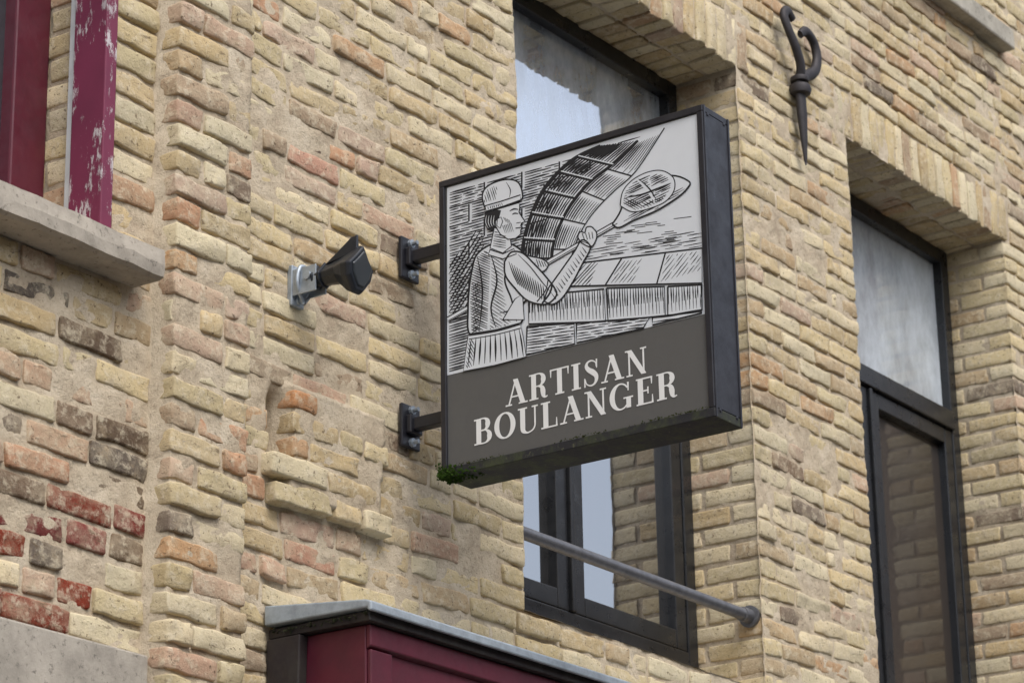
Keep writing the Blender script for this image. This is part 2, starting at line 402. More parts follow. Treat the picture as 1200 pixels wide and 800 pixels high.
# ------------------------------------------------------------ flood light
fl=empty('wall_floodlight',(5.159,0,4.128))
DK=m_paint('charcoal_housing',(.010,.013,.019,1),.35,.4,(.04,.048,.056,1))
box('wall_plate',-.024,.024,-.012,.004,-.055,.050,GALV,fl,.003)
box('bracket_arm',-.022,-.017,-.085,-.012,-.032,.036,GALV,fl,.001); box('bracket_arm',.017,.022,-.085,-.012,-.032,.036,GALV,fl,.001)
for z in (-.04,.038): lathe('bolt',(0,-.012,z),(0,-1,0),[(0,.010),(.007,.010),(.0075,.005),(.022,.005)],GALV,fl,8)
lathe('pivot',(-.028,-.06,.010),(1,0,0),[(0,.011),(.056,.011)],GALV,fl,12)
sweep('clamp_ring',[(0,-.03,-.05),(.028,-.032,-.01),(.018,-.034,.035),(-.018,-.034,.04),(-.028,-.032,-.005),(0,-.03,-.05)],[.0055]*6,GALV,fl)
def loft(name,secs,mat,parent,smooth=False):
    V=[];F=[];m=len(secs[0])
    for s in secs: V+=s
    for k in range(len(secs)-1):
        for i in range(m): F.append((k*m+i,k*m+(i+1)%m,(k+1)*m+(i+1)%m,(k+1)*m+i))
    F.append(tuple(range(m-1,-1,-1))); F.append(tuple((len(secs)-1)*m+i for i in range(m)))
    ob=mesh_obj(name,V,F,mat,parent,smooth)
    b=ob.modifiers.new('b','BEVEL'); b.width=.003; b.segments=2
    return ob
def hd(y,w,up,dn,zc=.008,lean=0):
    pts=[(0,up),(w*.55,up*.45),(w,up*.05),(w*.85,-dn*.45),(w*.3,-dn),(-w*.3,-dn),(-w*.85,-dn*.45),(-w,up*.05),(-w*.55,up*.45)]
    return [(x,y+lean*z,zc+z) for x,z in pts]
loft('housing',[hd(-.035,.014,.016,.016),hd(-.05,.021,.028,.024),hd(-.115,.025,.030,.028),hd(-.145,.030,.036,.032),hd(-.180,.046,.052,.056,.004,-.1),hd(-.200,.050,.060,.064,.002,-.12),hd(-.212,.046,.054,.058,.002,-.12)],DK,fl)
loft('lens',[hd(-.2125,.038,.044,.050,.002,-.12),hd(-.216,.034,.040,.046,.002,-.12)],m_paint('lamp_lens',(.03,.035,.04,1),.1,.1),fl)
loft('fin',[[(-.006,-.10,.034),(.006,-.10,.034),(.006,-.200,.045),(-.006,-.200,.045)],[(-.003,-.180,.088),(.003,-.180,.088),(.003,-.200,.091),(-.003,-.200,.091)]],DK,fl)
loft('rear_rib',[hd(-.070,.028,.034,.031),hd(-.077,.028,.034,.031)],DK,fl); loft('rear_rib',[hd(-.092,.030,.036,.033),hd(-.099,.030,.036,.033)],DK,fl)
# ------------------------------------------------------------ canopy
can=empty('shopfront_canopy',(0,0,0))
LEAD=m_metal('lead_flashing',(.38,.43,.47,1),.55,.3)
DKW=m_paint('weathered_wood_and_shadow_gap',(.018,.012,.012,1),.6,.6,(.05,.045,.035,1))
x0,x1=5.067,8.1
def prism(name,prof,xa,xb,mat,bev=.003):
    V=[(x,y,z) for x in (xa,xb) for (y,z) in prof]; m=len(prof)
    F=[(i,(i+1)%m,m+(i+1)%m,m+i) for i in range(m)]+[tuple(range(m-1,-1,-1)),tuple(range(m,2*m))]
    ob=mesh_obj(name,V,F,mat,can); b=ob.modifiers.new('b','BEVEL'); b.width=bev; b.segments=2; return ob
prism('lead_roof',[(.0,3.30),(-.30,3.268),(-.318,3.262),(-.318,3.240),(-.308,3.240),(-.305,3.248),(.0,3.252)],x0-.008,x1,LEAD,.004)
prism('painted_shadow_gap',[(.0,3.246),(-.300,3.246),(-.300,3.222),(.0,3.222)],x0+.010,x1,DKW)  # dark strip stands in for the shadow gap under the lead edge
prism('fascia',[(.0,3.2205),(-.270,3.2205),(-.270,2.72),(.0,2.72)],x0+.034,x1,REDP)
prism('fascia_rail',[(-.2705,3.2205),(-.284,3.2205),(-.284,3.170),(-.2705,3.164)],x0+.034,x1,REDP)
for xx in (5.145,5.85,6.55,7.25,7.95): prism('fascia_stile',[(-.2705,3.163),(-.282,3.163),(-.282,2.72),(-.2705,2.72)],xx-.04,xx+.04,REDP)
prism('side_board',[(.0,3.2195),(-.10,3.2195),(-.085,2.72),(.0,2.72)],x0+.002,x0+.033,DKW)
prism('shop_window',[(-.02,2.7),(-.06,2.7),(-.06,.6),(-.02,.6)],5.3,7.9,GL_LO,.001)
prism('stall_riser',[(.0,.6),(-.12,.6),(-.12,.12),(.0,.12)],x0+.1,x1,REDP)
for xx in (5.16,6.1,7.1,8.0): prism('pilaster',[(.0,2.715),(-.12,2.715),(-.12,.12),(.0,.12)],xx-.06,xx+.06,REDP)
rn=random.Random(3)
def moss(name,pts,parent,col=(.055,.11,.012,1),size=.006):
    k=M(name+'_green'); c=k.ramp(k.noise(90,5,.7),[(.3,tuple(x*.4 for x in col[:3])),(.55,col[:3]),(.75,tuple(min(1,x*1.9) for x in col[:3]))])
    mt=k.done(c,.95,k.bump(k.noise(400,3),1,.003),spec=.1); V=[];F=[]
    for (p,s) in pts:
        for _ in range(4):
            d=Vector((rn.gauss(0,1),rn.gauss(0,1),rn.gauss(0,1))).normalized(); e=d.orthogonal().normalized(); f2=d.cross(e); o=Vector(p); b=len(V)
            for q in range(4): V.append(o+(e*math.cos(q*1.57)+f2*math.sin(q*1.57))*s*.7)
            V.append(o+d*s*1.3); V.append(o-d*s)
            for q in range(4): F.append((b+q,b+(q+1)%4,b+4)); F.append((b+(q+1)%4,b+q,b+5))
    return mesh_obj(name,V,F,mt,parent)
moss('canopy_moss',[((rn.uniform(5.065,5.09),rn.uniform(-.3,-.01),3.236+rn.gauss(0,.003)),rn.uniform(.002,.005)) for _ in range(90)],can,(.05,.055,.03,1))
# ------------------------------------------------------------ hanging sign
sg=empty('hanging_sign')
BK=m_paint('black_sign_metal',(.013,.013,.018,1),.38,.35,(.045,.045,.05,1),b=.3)
def m_mossy():
    k=M('algae_stained_metal'); mk=k.bw(k.noise(14,7,.75),.45,.62)
    c=k.mix(k.mul(mk,.8),(.014,.014,.017,1),(.045,.055,.018,1)); c=k.mix(k.bw(k.noise(60,5,.7),.6,.68),c,(.09,.09,.05,1))
    return k.done(c,.75,k.bump(k.noise(90,5,.7),.6,.002))
AL=m_mossy()
SX,SX2=5.55,5.676; Y0,Y1=-.957,-.156; Z0,Z1=3.70,4.499; T_=.017
box('rim_top',SX,SX2,Y0,Y1,Z1-T_,Z1,BK,sg,.002); box('rim_bottom',SX,SX2,Y0,Y1,Z0,Z0+T_+.006,AL,sg,.002)
box('rim_outer',SX,SX2,Y0,Y0+T_,Z0+T_+.0062,Z1-T_-.0002,BK,sg,.002); box('rim_inner',SX,SX2,Y1-T_,Y1,Z0+T_+.0062,Z1-T_-.0002,BK,sg,.002)
box('side_lip',SX+.004,SX+.010,Y0-.003,Y0+.001,Z0,Z1,BK,sg,.001); box('side_lip',SX2-.010,SX2-.004,Y0-.003,Y0+.001,Z0,Z1,BK,sg,.001)
for z in (Z0+.02,Z1-.02):
    for x in (SX+.025,SX2-.025): lathe('screw',(x,Y0+.001,z),(0,-1,0),[(0,.005),(.002,.005),(.003,.003)],BK,sg,10)
GREY=m_paint('sign_grey',srgb(90,89,87),.55,.25,(.085,.083,.078,1),spec=.3,b=.05)
PALE=m_paint('sign_pale',srgb(210,214,218),.55,.12,(.42,.43,.43,1),spec=.3,b=.05)
INK=m_paint('sign_ink',srgb(40,40,42),.6,.1,(.05,.05,.05,1),spec=.2,b=.05)
box('panel',SX+.007,SX2-.007,Y0+.012,Y1-.012,Z0+.012,Z1-.012,GREY,sg)
FX=SX+.0066
MX_=(.580,-.264,2614.);MY_=(-.8147,-.2074,1837.);MZ_=(-.017,.942,1136.)
def art(u,v):          # traced drawing units -> flat panel position (metres)
    dx=u-600;dy=400-v;wx=MX_[0]*dx+MX_[1]*dy+MX_[2]; k=5.55/wx
    return (k*(MY_[0]*dx+MY_[1]*dy+MY_[2])-4.28, k*(MZ_[0]*dx+MZ_[1]*dy+MZ_[2])+1.6)
bins={}
cnt=[0]
def put(poly,layer,mat,mapped=False):
    cnt[0]+=1; x=FX-layer*.0003-(cnt[0]%12)*.00002
    V,F=bins.setdefault(mat.name,([],[])); b=len(V)
    for p in poly: 
        y,z=p if mapped else art(*p); V.append((x,y,z))
    F.append(tuple(range(b,b+len(poly))))
def strip(L,Rr,layer,mat,mapped=False):
    cnt[0]+=1; x=FX-layer*.0003-(cnt[0]%12)*.00002
    V,F=bins.setdefault(mat.name,([],[])); b=len(V)
    for p,q in zip(L,Rr):
        for t in (p,q):
            y,z=t if mapped else art(*t); V.append((x,y,z))
    for i in range(len(L)-1): F.append((b+2*i,b+2*i+1,b+2*i+3,b+2*i+2))
def smooth(pts,sub=5):
    n=len(pts);o=[]
    for i in range(n-1):
        p0=pts[max(i-1,0)];p1=pts[i];p2=pts[i+1];p3=pts[min(i+2,n-1)]
        for s in range(sub):
            t=s/sub; o.append(tuple(.5*((2*b)+(c-a)*t+(2*a-5*b+4*c-d)*t*t+(3*b-a-3*c+d)*t**3) for a,b,c,d in zip(p0,p1,p2,p3)))
    o.append(pts[-1]); return o
def ribbon(pts,w,layer,mat,mapped=False,sm=True):
    if not isinstance(w,(list,tuple)): w=[w]*len(pts)
    P=[(p[0],p[1],ww) for p,ww in zip(pts,w)]
    if sm and len(P)>2: P=smooth(P)
    L=[];Rr=[]
    for i,p in enumerate(P):
        a=P[max(i-1,0)];b=P[min(i+1,len(P)-1)]; dx=b[0]-a[0];dy=b[1]-a[1];l=math.hypot(dx,dy) or 1
        L.append((p[0]-dy/l*p[2]/2,p[1]+dx/l*p[2]/2)); Rr.append((p[0]+dy/l*p[2]/2,p[1]-dx/l*p[2]/2))
    strip(L,Rr,layer,mat,mapped)
ra=random.Random(5)
def hatch(poly,ang,sp,w,layer,mat=None,wob=.8,brk=.0,taper=True):
    mat=mat or INK; c,s=math.cos(math.radians(ang)),math.sin(math.radians(ang))
    Q=[(x*c+y*s,-x*s+y*c) for x,y in poly]; ys=[q[1] for q in Q]; y=min(ys)+sp*.5
    while y<max(ys):
        yy=y+ra.uniform(-.15,.15)*sp; xs=[]
        for i in range(len(Q)):
            a=Q[i];b=Q[(i+1)%len(Q)]
            if (a[1]>yy)!=(b[1]>yy): xs.append(a[0]+(yy-a[1])*(b[0]-a[0])/(b[1]-a[1]))
        xs.sort()
        for i in range(0,len(xs)-1,2):
            a,b=xs[i]+.4,xs[i+1]-.4
            segs=[(a,b)]
            if brk and b-a>18:
                segs=[];p=a
                while p<b: e=min(b,p+ra.uniform(10,38)); segs.append((p,e)); p=e+ra.uniform(1,4)*brk
            for (a2,b2) in segs:
                if b2-a2<2: continue
                n=max(3,int((b2-a2)/7)+1); pts=[];ws=[]
                for k in range(n):
                    t=k/(n-1); px=a2+(b2-a2)*t; py=yy+ra.uniform(-.25,.25)*wob
                    pts.append((px*c-py*s,px*s+py*c)); ws.append(w*ra.uniform(.75,1.2)*((.35+.65*min(1,4*min(t,1-t)+.15)) if taper else 1))
                ribbon(pts,ws,layer,mat,sm=False)
        y+=sp
def shape(poly,layer,fill=None,ow=1.8,sm=False,close=True):
    P=smooth(poly+[poly[0]]) if sm else poly
    if fill: put(P[:-1] if sm else P,layer,fill)
    if ow: 
        Q=P if sm else poly+[poly[0]]
        ribbon(Q,ow,layer+.5,INK,sm=False)
W_,K_=PALE,INK
def lerp(a,b,t): return (a[0]*(1-t)+b[0]*t,a[1]*(1-t)+b[1]*t)
put([(522,219.5),(821,131),(824,367),(522,439)],1,W_)
def quadblock(u0,u1,v,hh,layer=2,sp=3.0,w=1.75):
    s=lambda u:-(u-524)*.275
    q=[(u0,v+s(u0)),(u1,v+s(u1)),(u1,v+hh+s(u1)),(u0,v+hh+s(u0))]
    hatch(q,-15.5,sp,w,layer,brk=1)
    ribbon([(u0,v+hh+.6+s(u0)),(u1,v+hh+.6+s(u1))],1.6,layer+.3,K_,sm=False); ribbon([(u1+.5,v+s(u1)),(u1+.5,v+hh+s(u1))],1.8,layer+.3,K_,sm=False)
rows=[(224,19),(245,20),(267,20),(289,20),(311,20),(333,20),(355,20)]
for r,(v,hh) in enumerate(rows):
    u=524-(r%2)*18
    while u<690:
        u0,u1=max(524,u),u+42
        lim={0:690,1:664,2:640,3:622,4:612,5:560,6:552}[r]
        u1=min(u1,lim)
        if u1-u0>5: quadblock(u0+.8,u1-.8,v,hh)
        u+=44
hatch([(524,310),(562,262),(566,290),(556,350),(524,372)],-58,4.0,1.8,2.6)
hatch([(524,378),(552,362),(551,392),(545,430),(524,436)],-16,3.2,1.9,2)
# oven arch
Oc=[(610,302),(612,280),(621,250),(634,223),(652,201),(674,183),(702,170)]
Mc=[(645,302),(648,282),(658,256),(673,232),(692,211),(715,193),(746,164)]
Ic=[(668,300),(673,284),(684,262),(699,242),(719,222),(744,199),(777,149)]
Os,Ms,Is=smooth(Oc),smooth(Mc),smooth(Ic)
strip(Os,Ms,2.6,W_); strip(Ms,Is,2.6,W_)
N=len(Os)
for s0 in range(0,N-1,5):
    s1=min(N-1,s0+5)
    for t in np.linspace(.05,.95,13):
        pts=[lerp(Os[k],Ms[k],t+ra.uniform(-.01,.01)) for k in range(s0,s1+1)]
        if len(pts)<3: continue
        m=len(pts); ww=2.4 if t<.6 else 1.6
        ribbon(pts,[ww*(.5+.5*min(1,3*min(i/(m-1),1-i/(m-1)))) for i in range(m)],3.2,K_,sm=False)
    ribbon([Os[s0],lerp(Os[s0],Ms[s0],.5),Ms[s0]],[3.2,2.4,2.6],3.6,K_,sm=False)
    if s0>0:
        a,b=Os[s0],Ms[s0]; dx,dy=Os[s0][0]-Os[s0-1][0],Os[s0][1]-Os[s0-1][1]; l=math.hypot(dx,dy)
        o=(dx/l*2.6,dy/l*2.6); ribbon([(a[0]+o[0],a[1]+o[1]),(b[0]+o[0],b[1]+o[1])],1.3,3.8,W_,sm=False)
ribbon(Os,3.4,3.6,K_,sm=False); ribbon(Ms,2.8,3.6,K_,sm=False)
for s0 in range(3,N-1,7):
    s1=min(N-1,s0+7)
    for t in np.linspace(.10,.92,9):
        a0=s0+ra.randint(0,1); pts=[lerp(Ms[k],Is[k],t) for k in range(a0,s1)]
        if len(pts)>2: ribbon(pts,[.5]+[1.5 if t<.5 else .9]*(len(pts)-2)+[.4],3.2,K_,sm=False)
    ribbon([Ms[s0],Is[s0]],1.8,3.4,K_,sm=False)
ribbon(Is,1.4,3.4,K_,sm=False)
hatch([(678,178),(752,157),(744,163),(706,170)],-16,3.6,1.6,2)
for i in range(30):
    y=266+i*1.2; x=ra.uniform(700,795); l=ra.uniform(6,22); ribbon([(x,y-(x-700)*.12),(x+l,y-(x+l-700)*.12)],.8,2,K_)
hatch([(690,290),(821,268),(821,288),(680,304)],-10,3.6,1.0,2,brk=2.4)
# counter slab
shape([(655,335),(683,307),(821,290),(821,331)],4.2,W_,2.0)
for a,b in (((727,302),(708,333)),((778,296),(768,332))): ribbon([a,b],1.8,4.9,K_)
hatch([(655,335),(683,307),(700,305),(690,334)],-48,3.2,1.2,4.8); hatch([(712,331),(728,305),(752,302),(740,331)],-52,3.6,1.0,4.8,brk=1); hatch([(772,330),(780,298),(820,293),(820,316)],-52,3.8,1.0,4.8,brk=1)
for (a,b,c,d) in (((618,346),(706,338),(708,376),(618,379)),((709,337),(777,335),(778,369),(711,376)),((781,335),(821,333),(821,362),(781,369))):
    shape([a,b,c,d],4.2,W_,2.2)
    hatch([a,b,lerp(b,c,.5),lerp(a,d,.62)],88,3.2,1.6,4.9); hatch([lerp(a,d,.3),lerp(b,c,.35),lerp(b,c,.93),lerp(a,d,.9)],88,4.2,1.0,4.9)
for (a,b,c,d) in (((616,382),(671,378),(672,402),(615,415)),((674,378),(760,371),(752,384),(674,401)),((763,371),(821,364),(821,366),(763,380))):
    shape([a,b,c,d],4.2,W_,2.0); hatch([a,b,c,d],-8,3.4,1.6,4.9,brk=1)
# peel
ribbon([(523,374),(724,259)],7.0,5,K_,sm=False); ribbon([(523,374),(724,259)],4.2,5.6,W_,sm=False); ribbon([(524,375),(722,261)],.9,6,K_,sm=False)
shape([(716,262),(724,250),(733,231),(752,214),(785,205),(806,212),(804,220),(792,231),(768,246),(742,257),(724,266)],5.6,W_,2.0,sm=True)
hatch([(726,262),(742,255),(768,244),(792,229),(803,219),(796,219),(770,237),(738,250)],-28,2.4,1.1,6.4)
lo=[(726,240),(729,224),(740,211),(757,202),(774,200),(787,208),(788,222),(778,235),(760,243),(740,247)]
shape(lo,6.6,W_,2.6,sm=True)
hatch([(728,238),(731,225),(741,213),(757,205),(773,203),(784,209),(785,221),(776,232),(759,240),(741,244)],-26,2.4,1.5,7.3,wob=1.6,brk=.8)
hatch([(728,240),(730,230),(748,236),(770,232),(784,222),(776,234),(759,242),(741,246)],30,2.8,1.4,7.4)
ribbon([(733,228),(752,224),(770,217),(785,212)],[1,4.4,3.8,1],7.9,W_); ribbon([(744,209),(757,221),(766,236)],[1,4.2,1],7.95,W_)
ribbon([(733,231),(752,227),(770,220),(785,214)],[.6,2,1.8,.6],8.3,K_); ribbon([(747,209),(760,221),(768,234)],[.5,1.8,.5],8.3,K_)
# far arm and fist on pole
shape([(606,296),(622,300),(634,303),(641,309),(636,317),(622,318),(608,312)],6.3,W_,1.6,sm=True)
for i in range(4): ribbon([(627+i*3,303+i),(630+i*3,312)],1.0,7,K_)
for i in range(5): ribbon([(608+i*4,313),(610+i*4,307)],[1.5,.4],7,K_)
# torso
tor=[(552,314),(556,300),(566,290),(580,284),(593,284),(606,290),(618,303),(626,322),(624,344),(611,356),(609,378),(580,386),(550,392),(547,362),(549,332)]
shape(tor,7,W_,2.2,sm=True)
hatch([(551,318),(557,301),(568,291),(574,300),(572,340),(570,385),(551,390),(549,350)],24,2.7,1.6,7.9)
hatch([(551,330),(562,330),(560,388),(551,390)],-35,3.4,1.4,8.0)
hatch([(574,292),(590,296),(588,340),(598,380),(572,386),(574,340)],34,3.4,1.1,7.9,brk=1.5)
for a in ([(598,298),(590,326),(598,350),(604,376)],[(574,298),(581,328),(574,360),(580,384)],[(558,300),(564,340),(560,388)],[(612,346),(598,362),(584,366)],[(586,288),(594,302),(590,318)]): ribbon(a,[.8]+[2.0]*(len(a)-2)+[.6],8.3,K_)
shape([(588,374),(602,350),(611,344),(613,374)],8.2,W_,1.2)
slv=[(590,306),(598,295),(611,296),(624,308),(637,322),(648,336),(651,345),(643,354),(632,356),(616,351),(602,337),(591,322)]
shape(slv,8.8,W_,2.0,sm=True)
for i in range(14):
    t=i/13; ribbon([(595+t*40,306+t*28),(600+t*36,320+t*22),(606+t*30,333+t*19)],[.6,1.5,1.0],9.6,K_)
ribbon([(606,298),(620,312),(634,330),(646,344)],[.5,1.3,1.3,.5],9.6,K_)
ribbon([(646,332),(643,343),(634,355)],2.2,9.7,K_); ribbon([(641,328),(638,340),(628,353)],1.4,9.7,K_)
shape([(636,352),(646,356),(658,348),(671,328),(682,307),(690,292),(688,284),(680,281),(672,294),(658,314),(648,328),(641,338)],8.6,W_,1.8,sm=True)
for i in range(14):
    t=i/13; ribbon([(650+t*36,350-t*54),(645+t*36,343-t*54)],[1.4,.4],9.3,K_)
shape([(680,284),(676,277),(679,271),(684,272),(686,266),(691,265),(695,268),(698,273),(697,281),(691,289)],8.9,W_,1.5,sm=True)
for i in range(4): ribbon([(681+i*3.8,273-i*.6),(684+i*3.2,281-i*.6)],1.0,9.6,K_,sm=False)
ribbon([(678,282),(686,284),(692,288)],1.0,9.6,K_)
# neck, head
shape([(578,266),(596,274),(598,288),(588,296),(573,290)],8.9,W_,1.2); hatch([(578,270),(592,276),(592,291),(576,289)],10,2.6,1.2,9.6)
shape([(573,292),(588,297),(601,291),(604,297),(588,303),(571,298)],9.2,W_,1.3)
face=[(577,246),(607,237),(608,243),(607,248),(610,253),(614,259),(610,261),(609,264),(611,266),(609,269),(609,274),(603,279),(594,280),(585,274),(578,262)]
shape(face,9.6,W_,1.4)
shape([(567,249),(579,245),(586,246),(584,254),(580,259),(580,265),(576,270),(570,269),(566,260)],10.2,K_,0)
for i in range(4): ribbon([(569+i*3,252),(568+i*3,260),(571+i*2.4,267-i*1)],[.3,.8,.3],10.8,W_)
shape([(582,256),(586,254),(588,259),(585,267),(581,264)],10.8,W_,1.0)
ribbon([(596,247),(601,244.5),(606,245)],[.8,1.8,1],10.6,K_); ribbon([(599,251),(602,249.5),(606,250)],[.8,1.7,.8],10.6,K_); ribbon([(603,267),(610,266)],1.3,10.6,K_); ribbon([(604,261),(609,260)],.9,10.6,K_)
for i in range(6): ribbon([(588+i*1.9,264-i*.6),(591+i*1.9,273-i*.4)],[.9,.3],10.6,K_)
for i in range(4): ribbon([(589+i*2,254+i),(592+i*2,260+i)],[.7,.3],10.6,K_)
# baker's rounded cap over a narrow band
shape([(567,243),(564,231),(567,221),(577,214),(591,210),(602,211),(608,216),(611,226),(609,234),(588,240)],11,W_,1.8,sm=True)
shape([(567,241),(588,235),(609,228),(609,234),(590,241),(569,247)],11.7,W_,1.4)
hatch([(566,238),(566,229),(570,221),(578,217),(582,219),(580,234)],72,2.6,1.1,11.6)
hatch([(568,242),(588,236.5),(588,241),(570,246)],74,2.4,1.0,12.4)
ribbon([(592,213),(597,222),(596,231)],[.4,1.1,.4],11.8,K_)
# apron skirt
shape([(548,391),(580,386),(608,378),(611,392),(615,417),(578,427),(542,434),(545,410)],8.6,W_,1.8)
ribbon([(548,392),(580,387),(608,379)],2.8,9.4,K_); ribbon([(548,397),(580,391.5),(609,384)],1.2,9.4,K_)
for i in range(11):
    x=551+i*5.6; ribbon([(x,396-i*1.1),(x-2+i*.5,412-i*1.1),(x-4+i*.9,429-i*1.2)],[.5,1.5+(i%3)*.5,.6],9.4,K_)
hatch([(547,398),(556,396),(552,430),(544,432)],60,3.0,1.2,9.4)
# ---- lettering
TH,HR=.195,.058
def glyph(ch):
    S=[]
    def stem(x,w=TH,y0=0,y1=1): S.append(([(x,y0),(x,y1)],[w,w],False))
    def ser(x,y,l=.36): S.append(([(x-l/2,y+(HR/2 if y<.5 else -HR/2)),(x+l/2,y+(HR/2 if y<.5 else -HR/2))],[HR,HR],False))
    def ln(a,b,w0,w1=None): S.append(([a,b],[w0,w1 or w0],False))
    def cv(p,w): S.append((p,w,True))
    if ch=='A': ln((.12,0),(.42,1),HR*1.1); ln((.70,0),(.40,1.0),TH); ln((.2,.33),(.6,.33),HR); ser(.12,0,.26); ser(.70,0,.36); W=.86
    elif ch=='I': stem(.18); ser(.18,0);ser(.18,1); W=.36
    elif ch=='T': stem(.38); ser(.38,0); ln((.02,.975),(.74,.975),HR); ln((.035,1),(.035,.70),.07,.03); ln((.725,1),(.725,.70),.07,.03); W=.76
    elif ch=='N': stem(.13,HR*1.1); ln((.13,1),(.68,0),TH); stem(.68,HR*1.1); ser(.13,0,.24);ser(.08,1,.2);ser(.68,1,.24); W=.82
    elif ch=='L': stem(.18); ser(.18,1); ser(.12,0,.24); ln((.02,.025),(.6,.025),HR); ln((.595,0),(.595,.34),.07,.03); W=.64
    elif ch=='E': stem(.18); ln((.02,.975),(.6,.975),HR); ln((.02,.025),(.62,.025),HR); ln((.2,.51),(.46,.51),HR); ln((.595,1),(.595,.72),.07,.03); ln((.615,0),(.615,.32),.07,.03); ln((.455,.38),(.455,.64),.05); W=.68
    elif ch=='R': 
        stem(.18);ser(.18,0);ser(.12,1,.24); cv([(.2,.975),(.42,.975),(.545,.88),(.57,.745),(.545,.62),(.42,.51),(.2,.51)],[HR,HR,.14,TH,.14,HR,HR])
        cv([(.36,.51),(.50,.44),(.545,.30),(.565,.12),(.63,.03),(.73,.06)],[HR,.14,TH,.16,.08,.04]); W=.74
    elif ch=='B':
        stem(.18);ser(.1,0,.2);ser(.1,1,.2); cv([(.2,.975),(.40,.975),(.515,.89),(.54,.755),(.515,.62),(.40,.525),(.2,.525)],[HR,HR,.14,TH,.14,HR,HR])
        cv([(.2,.52),(.44,.52),(.575,.41),(.605,.27),(.575,.13),(.44,.025),(.2,.025)],[HR,HR,.14,TH,.14,HR,HR]); W=.70
    elif ch in 'OG':
        n=32;P=[];w=[]
        a0,a1=(0,2*math.pi) if ch=='O' else (math.radians(38),math.radians(322))
        for i in range(n+1):
            t=a0+(a1-a0)*i/n; P.append((.42+.32*math.cos(t),.5+.48*math.sin(t))); c2=abs(math.cos(t))
            ww=HR+(TH*1.0-HR)*c2**1.5
            if ch=='G' and math.cos(t)>0: ww=HR
            w.append(ww)
        S.append((P,w,None)); W=.84
        if ch=='G': ln((.71,.03),(.71,.42),TH*.9); ln((.52,.42),(.88,.42),HR); ln((.70,.68),(.70,1.0),.04,.07); W=.88
    elif ch=='U':
        stem(.18,TH,.28,1);ser(.18,1);ser(.66,1,.24); cv([(.18,.30),(.20,.12),(.32,.02),(.44,.02),(.58,.09),(.65,.22),(.66,.36)],[TH,.165,.08,HR,HR,HR,HR]); stem(.66,HR*1.1,.34,1); W=.80
    elif ch=='S':
        cv([(.52,.72),(.49,.88),(.34,.97),(.19,.93),(.14,.79),(.22,.65),(.37,.53),(.50,.38),(.52,.22),(.44,.07),(.29,.025),(.14,.11),(.08,.30)],[.04,.04,HR,.08,.13,.17,.2,.17,.13,.08,HR,.04,.04])
        ln((.54,.66),(.54,1.0),.04,.06); ln((.065,.34),(.065,0),.04,.06); W=.62
    return S,W
def text(s,p0,p1,cap):
    a=art(*p0);b=art(*p1); G=[glyph(c) for c in s]; gap=.095; tot=sum(g[1] for g in G)+gap*(len(G)-1)
    L=math.hypot(b[0]-a[0],b[1]-a[1]); sc=L/tot; ux=((b[0]-a[0])/L,(b[1]-a[1])/L); x=0
    for S,w in G:
        for i,(P,wd,sm) in enumerate(S):
            Q=smooth([(p[0],p[1],q) for p,q in zip(P,wd)],6) if sm else [(p[0],p[1],q) for p,q in zip(P,wd)]
            L2=[];R2=[]; closed=len(Q)>30 and abs(Q[0][0]-Q[-1][0])<1e-6 and abs(Q[0][1]-Q[-1][1])<1e-6
            for k,p in enumerate(Q):
                c=Q[max(k-1,0)];d=Q[min(k+1,len(Q)-1)]
                if closed: c=Q[(k-1)%(len(Q)-1)]; d=Q[(k+1)%(len(Q)-1)]
                dx=d[0]-c[0];dy=d[1]-c[1];l=math.hypot(dx,dy) or 1
                if len(Q)==2 and abs(dy)>.5*abs(dx): n=(1,0)
                else: n=(dy/l,-dx/l)
                wv=p[2]
                L2.append((p[0]-n[0]*wv/2,p[1]-n[1]*wv/2)); R2.append((p[0]+n[0]*wv/2,p[1]+n[1]*wv/2))
            def mp(p): return (a[0]+ux[0]*(x+p[0])*sc, a[1]+ux[1]*(x+p[0])*sc+p[1]*cap)
            strip([mp(p) for p in L2],[mp(p) for p in R2],2,TXT,True)
        x+=w+gap
TXT=m_paint('sign_lettering_white',srgb(228,228,226),.5,.1,(.5,.5,.48,1),spec=.3,b=.05)
text('ARTISAN',(591,476),(757,435.5),.067); text('BOULANGER',(554,521.5),(792,463.5),.067)
for k,(V,F) in bins.items():
    mesh_obj({'sign_pale':'picture_pale','sign_ink':'picture_ink','sign_lettering_white':'lettering'}[k],V,F,bpy.data.materials[k],sg)
for z in (4.338,3.88):
    box('arm',5.597,5.629,Y1-.001,-.012,z-.016,z+.016,BK,sg,.003)
    box('wall_plate',5.575,5.650,-.016,-.004,z-.060,z+.055,BK,sg,.003)
    box('arm_collar',5.588,5.638,-.034,-.016,z-.025,z+.025,BK,sg,.004)
    for dz in (-.045,.041): lathe('bolt',(5.612,-.016,z+dz),(0,-1,0),[(0,.012),(.008,.012),(.0085,.006),(.024,.006)],GALV,sg,8)
    box('end_plate',5.585,5.642,Y1,Y1+.006,z-.03,z+.03,BK,sg,.002)
pts=[]
for _ in range(900):
    y=Y1+.012-abs(rn.gauss(0,.042)); t=max(0,1-(Y1-y)/.10)
    pts.append(((rn.uniform(SX-.008,SX+.05),y,Z0+rn.uniform(-.004,.010+.034*t*rn.random())),rn.uniform(.002,.0045)))
moss('moss_clump',pts,sg,(.035,.070,.010,1))
pts=[]
for _ in range(170):
    cy=rn.choice([-.22,-.3,-.55,-.62,-.8,-.85,-.9]); pts.append(((SX-.001+rn.uniform(-.002,.003),cy+rn.gauss(0,.03),Z0+T_+.006+abs(rn.gauss(0,.002))),rn.uniform(.001,.0025)))
moss('moss_film',pts,sg,(.05,.06,.018,1))
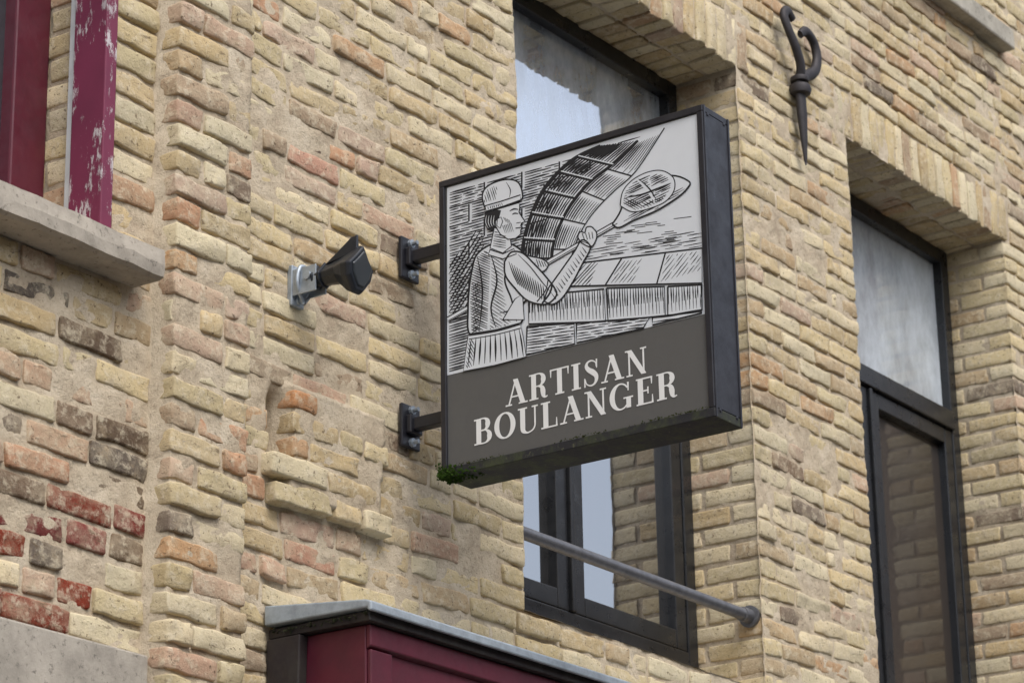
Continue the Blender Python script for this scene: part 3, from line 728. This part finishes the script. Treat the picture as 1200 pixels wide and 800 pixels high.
# ------------------------------------------------------------ street
ASP=m_stone('asphalt',(.055,.055,.057)); PAV=m_stone('paving_stone',(.30,.29,.27))
box('ground',-300,300,-300,300,-.3,-.01,m_stone('ground_earth',(.12,.11,.08)))
box('street',-80,80,-9,-1.8,-.2,0,ASP)
box('pavement',-80,80,-1.65,.0,-.2,.12,PAV); box('pavement',-80,80,-11,-9.15,-.2,.12,PAV)
box('kerb',-80,80,-1.798,-1.652,-.2,.125,ST,None,.01); box('kerb',-80,80,-9.148,-9.002,-.2,.125,ST,None,.01)
OB=m_btex('brown_brick',(.24,.13,.075,1),(.17,.09,.05,1),(.22,.18,.14,1)); OL=m_btex('pale_painted_brick',(.60,.59,.56,1),(.54,.53,.50,1),(.50,.49,.47,1)); RF=m_stone('roof_tiles',(.11,.05,.035))
segs=[(-22,-8,8.0),(-8,3,7.0),(3,12,7.4),(12,28.8,8.7),(29,31.2,12.5),(31.4,44,15.0),(44.2,60,9)]
for n,(a,b,hh) in enumerate(segs):
    e=empty('brick_house'); 
    box('walls',a+.01,b-.01,-13.4,-11,0,hh,OL if n<3 else OB,e)
    V=[(a-.1,-10.8,hh),(b+.0,-10.8,hh),(b,-13.6,hh),(a-.1,-13.6,hh),(a-.1,-12.2,hh+.5),(b,-12.2,hh+.5)]
    mesh_obj('roof',V,[(0,1,5,4),(2,3,4,5),(0,4,3),(1,2,5),(0,3,2,1)],RF,e)
    nw=int((b-a)/2.2)
    for i in range(nw):
        xc=a+(i+.5)*(b-a)/nw
        for zz in np.arange(1.0,hh-1.9,3.0):
            box('window_frame',xc-.5,xc+.5,-11.02,-10.97,zz,zz+1.6,WHITE,e); box('window_glass',xc-.44,xc+.44,-10.968,-10.96,zz+.06,zz+1.54,GL_LO,e); box('sill',xc-.6,xc+.6,-11,-10.88,zz-.1,zz-.003,ST,e)
# ------------------------------------------------------------ light
w=bpy.data.worlds.new('World'); scene.world=w; w.use_nodes=True; nt=w.node_tree
sky=nt.nodes.new('ShaderNodeTexSky'); sky.sky_type='NISHITA'; sky.sun_disc=False
EL,AZ=math.radians(52),math.radians(205)
sky.sun_elevation=EL; sky.sun_rotation=AZ; sky.dust_density=3; sky.air_density=1
hs=nt.nodes.new('ShaderNodeHueSaturation'); hs.inputs['Saturation'].default_value=.5; hs.inputs['Value'].default_value=1.95
nt.links.new(sky.outputs[0],hs.inputs['Color']); nt.links.new(hs.outputs[0],nt.nodes['Background'].inputs[0]); nt.nodes['Background'].inputs[1].default_value=.15
L=bpy.data.lights.new('sun','SUN'); L.energy=1.0; L.angle=math.radians(30); L.color=(1,.99,.97)
so=bpy.data.objects.new('sun',L); scene.collection.objects.link(so)
d=Vector((math.sin(AZ)*math.cos(EL),math.cos(AZ)*math.cos(EL),math.sin(EL)))
so.rotation_euler=(-d).to_track_quat('-Z','Y').to_euler()
# ------------------------------------------------------------ camera
Xc=Vector((2550,-1160,-3390)).normalized(); Zc=Vector((-172,9540,-3390)); Zc=(Zc-Xc*Zc.dot(Xc)).normalized(); Yc=Zc.cross(Xc)
cam=bpy.data.cameras.new('camera'); cam.lens=101.7; cam.sensor_width=36; cam.clip_end=1000
co=bpy.data.objects.new('camera',cam); scene.collection.objects.link(co)
co.matrix_world=Matrix.Translation((0,-4.28,1.6))@Matrix((Xc,Yc,Zc)).to_4x4()
cam.dof.use_dof=True; cam.dof.focus_distance=7.15; cam.dof.aperture_fstop=8
scene.camera=co
print('bricks',NB)
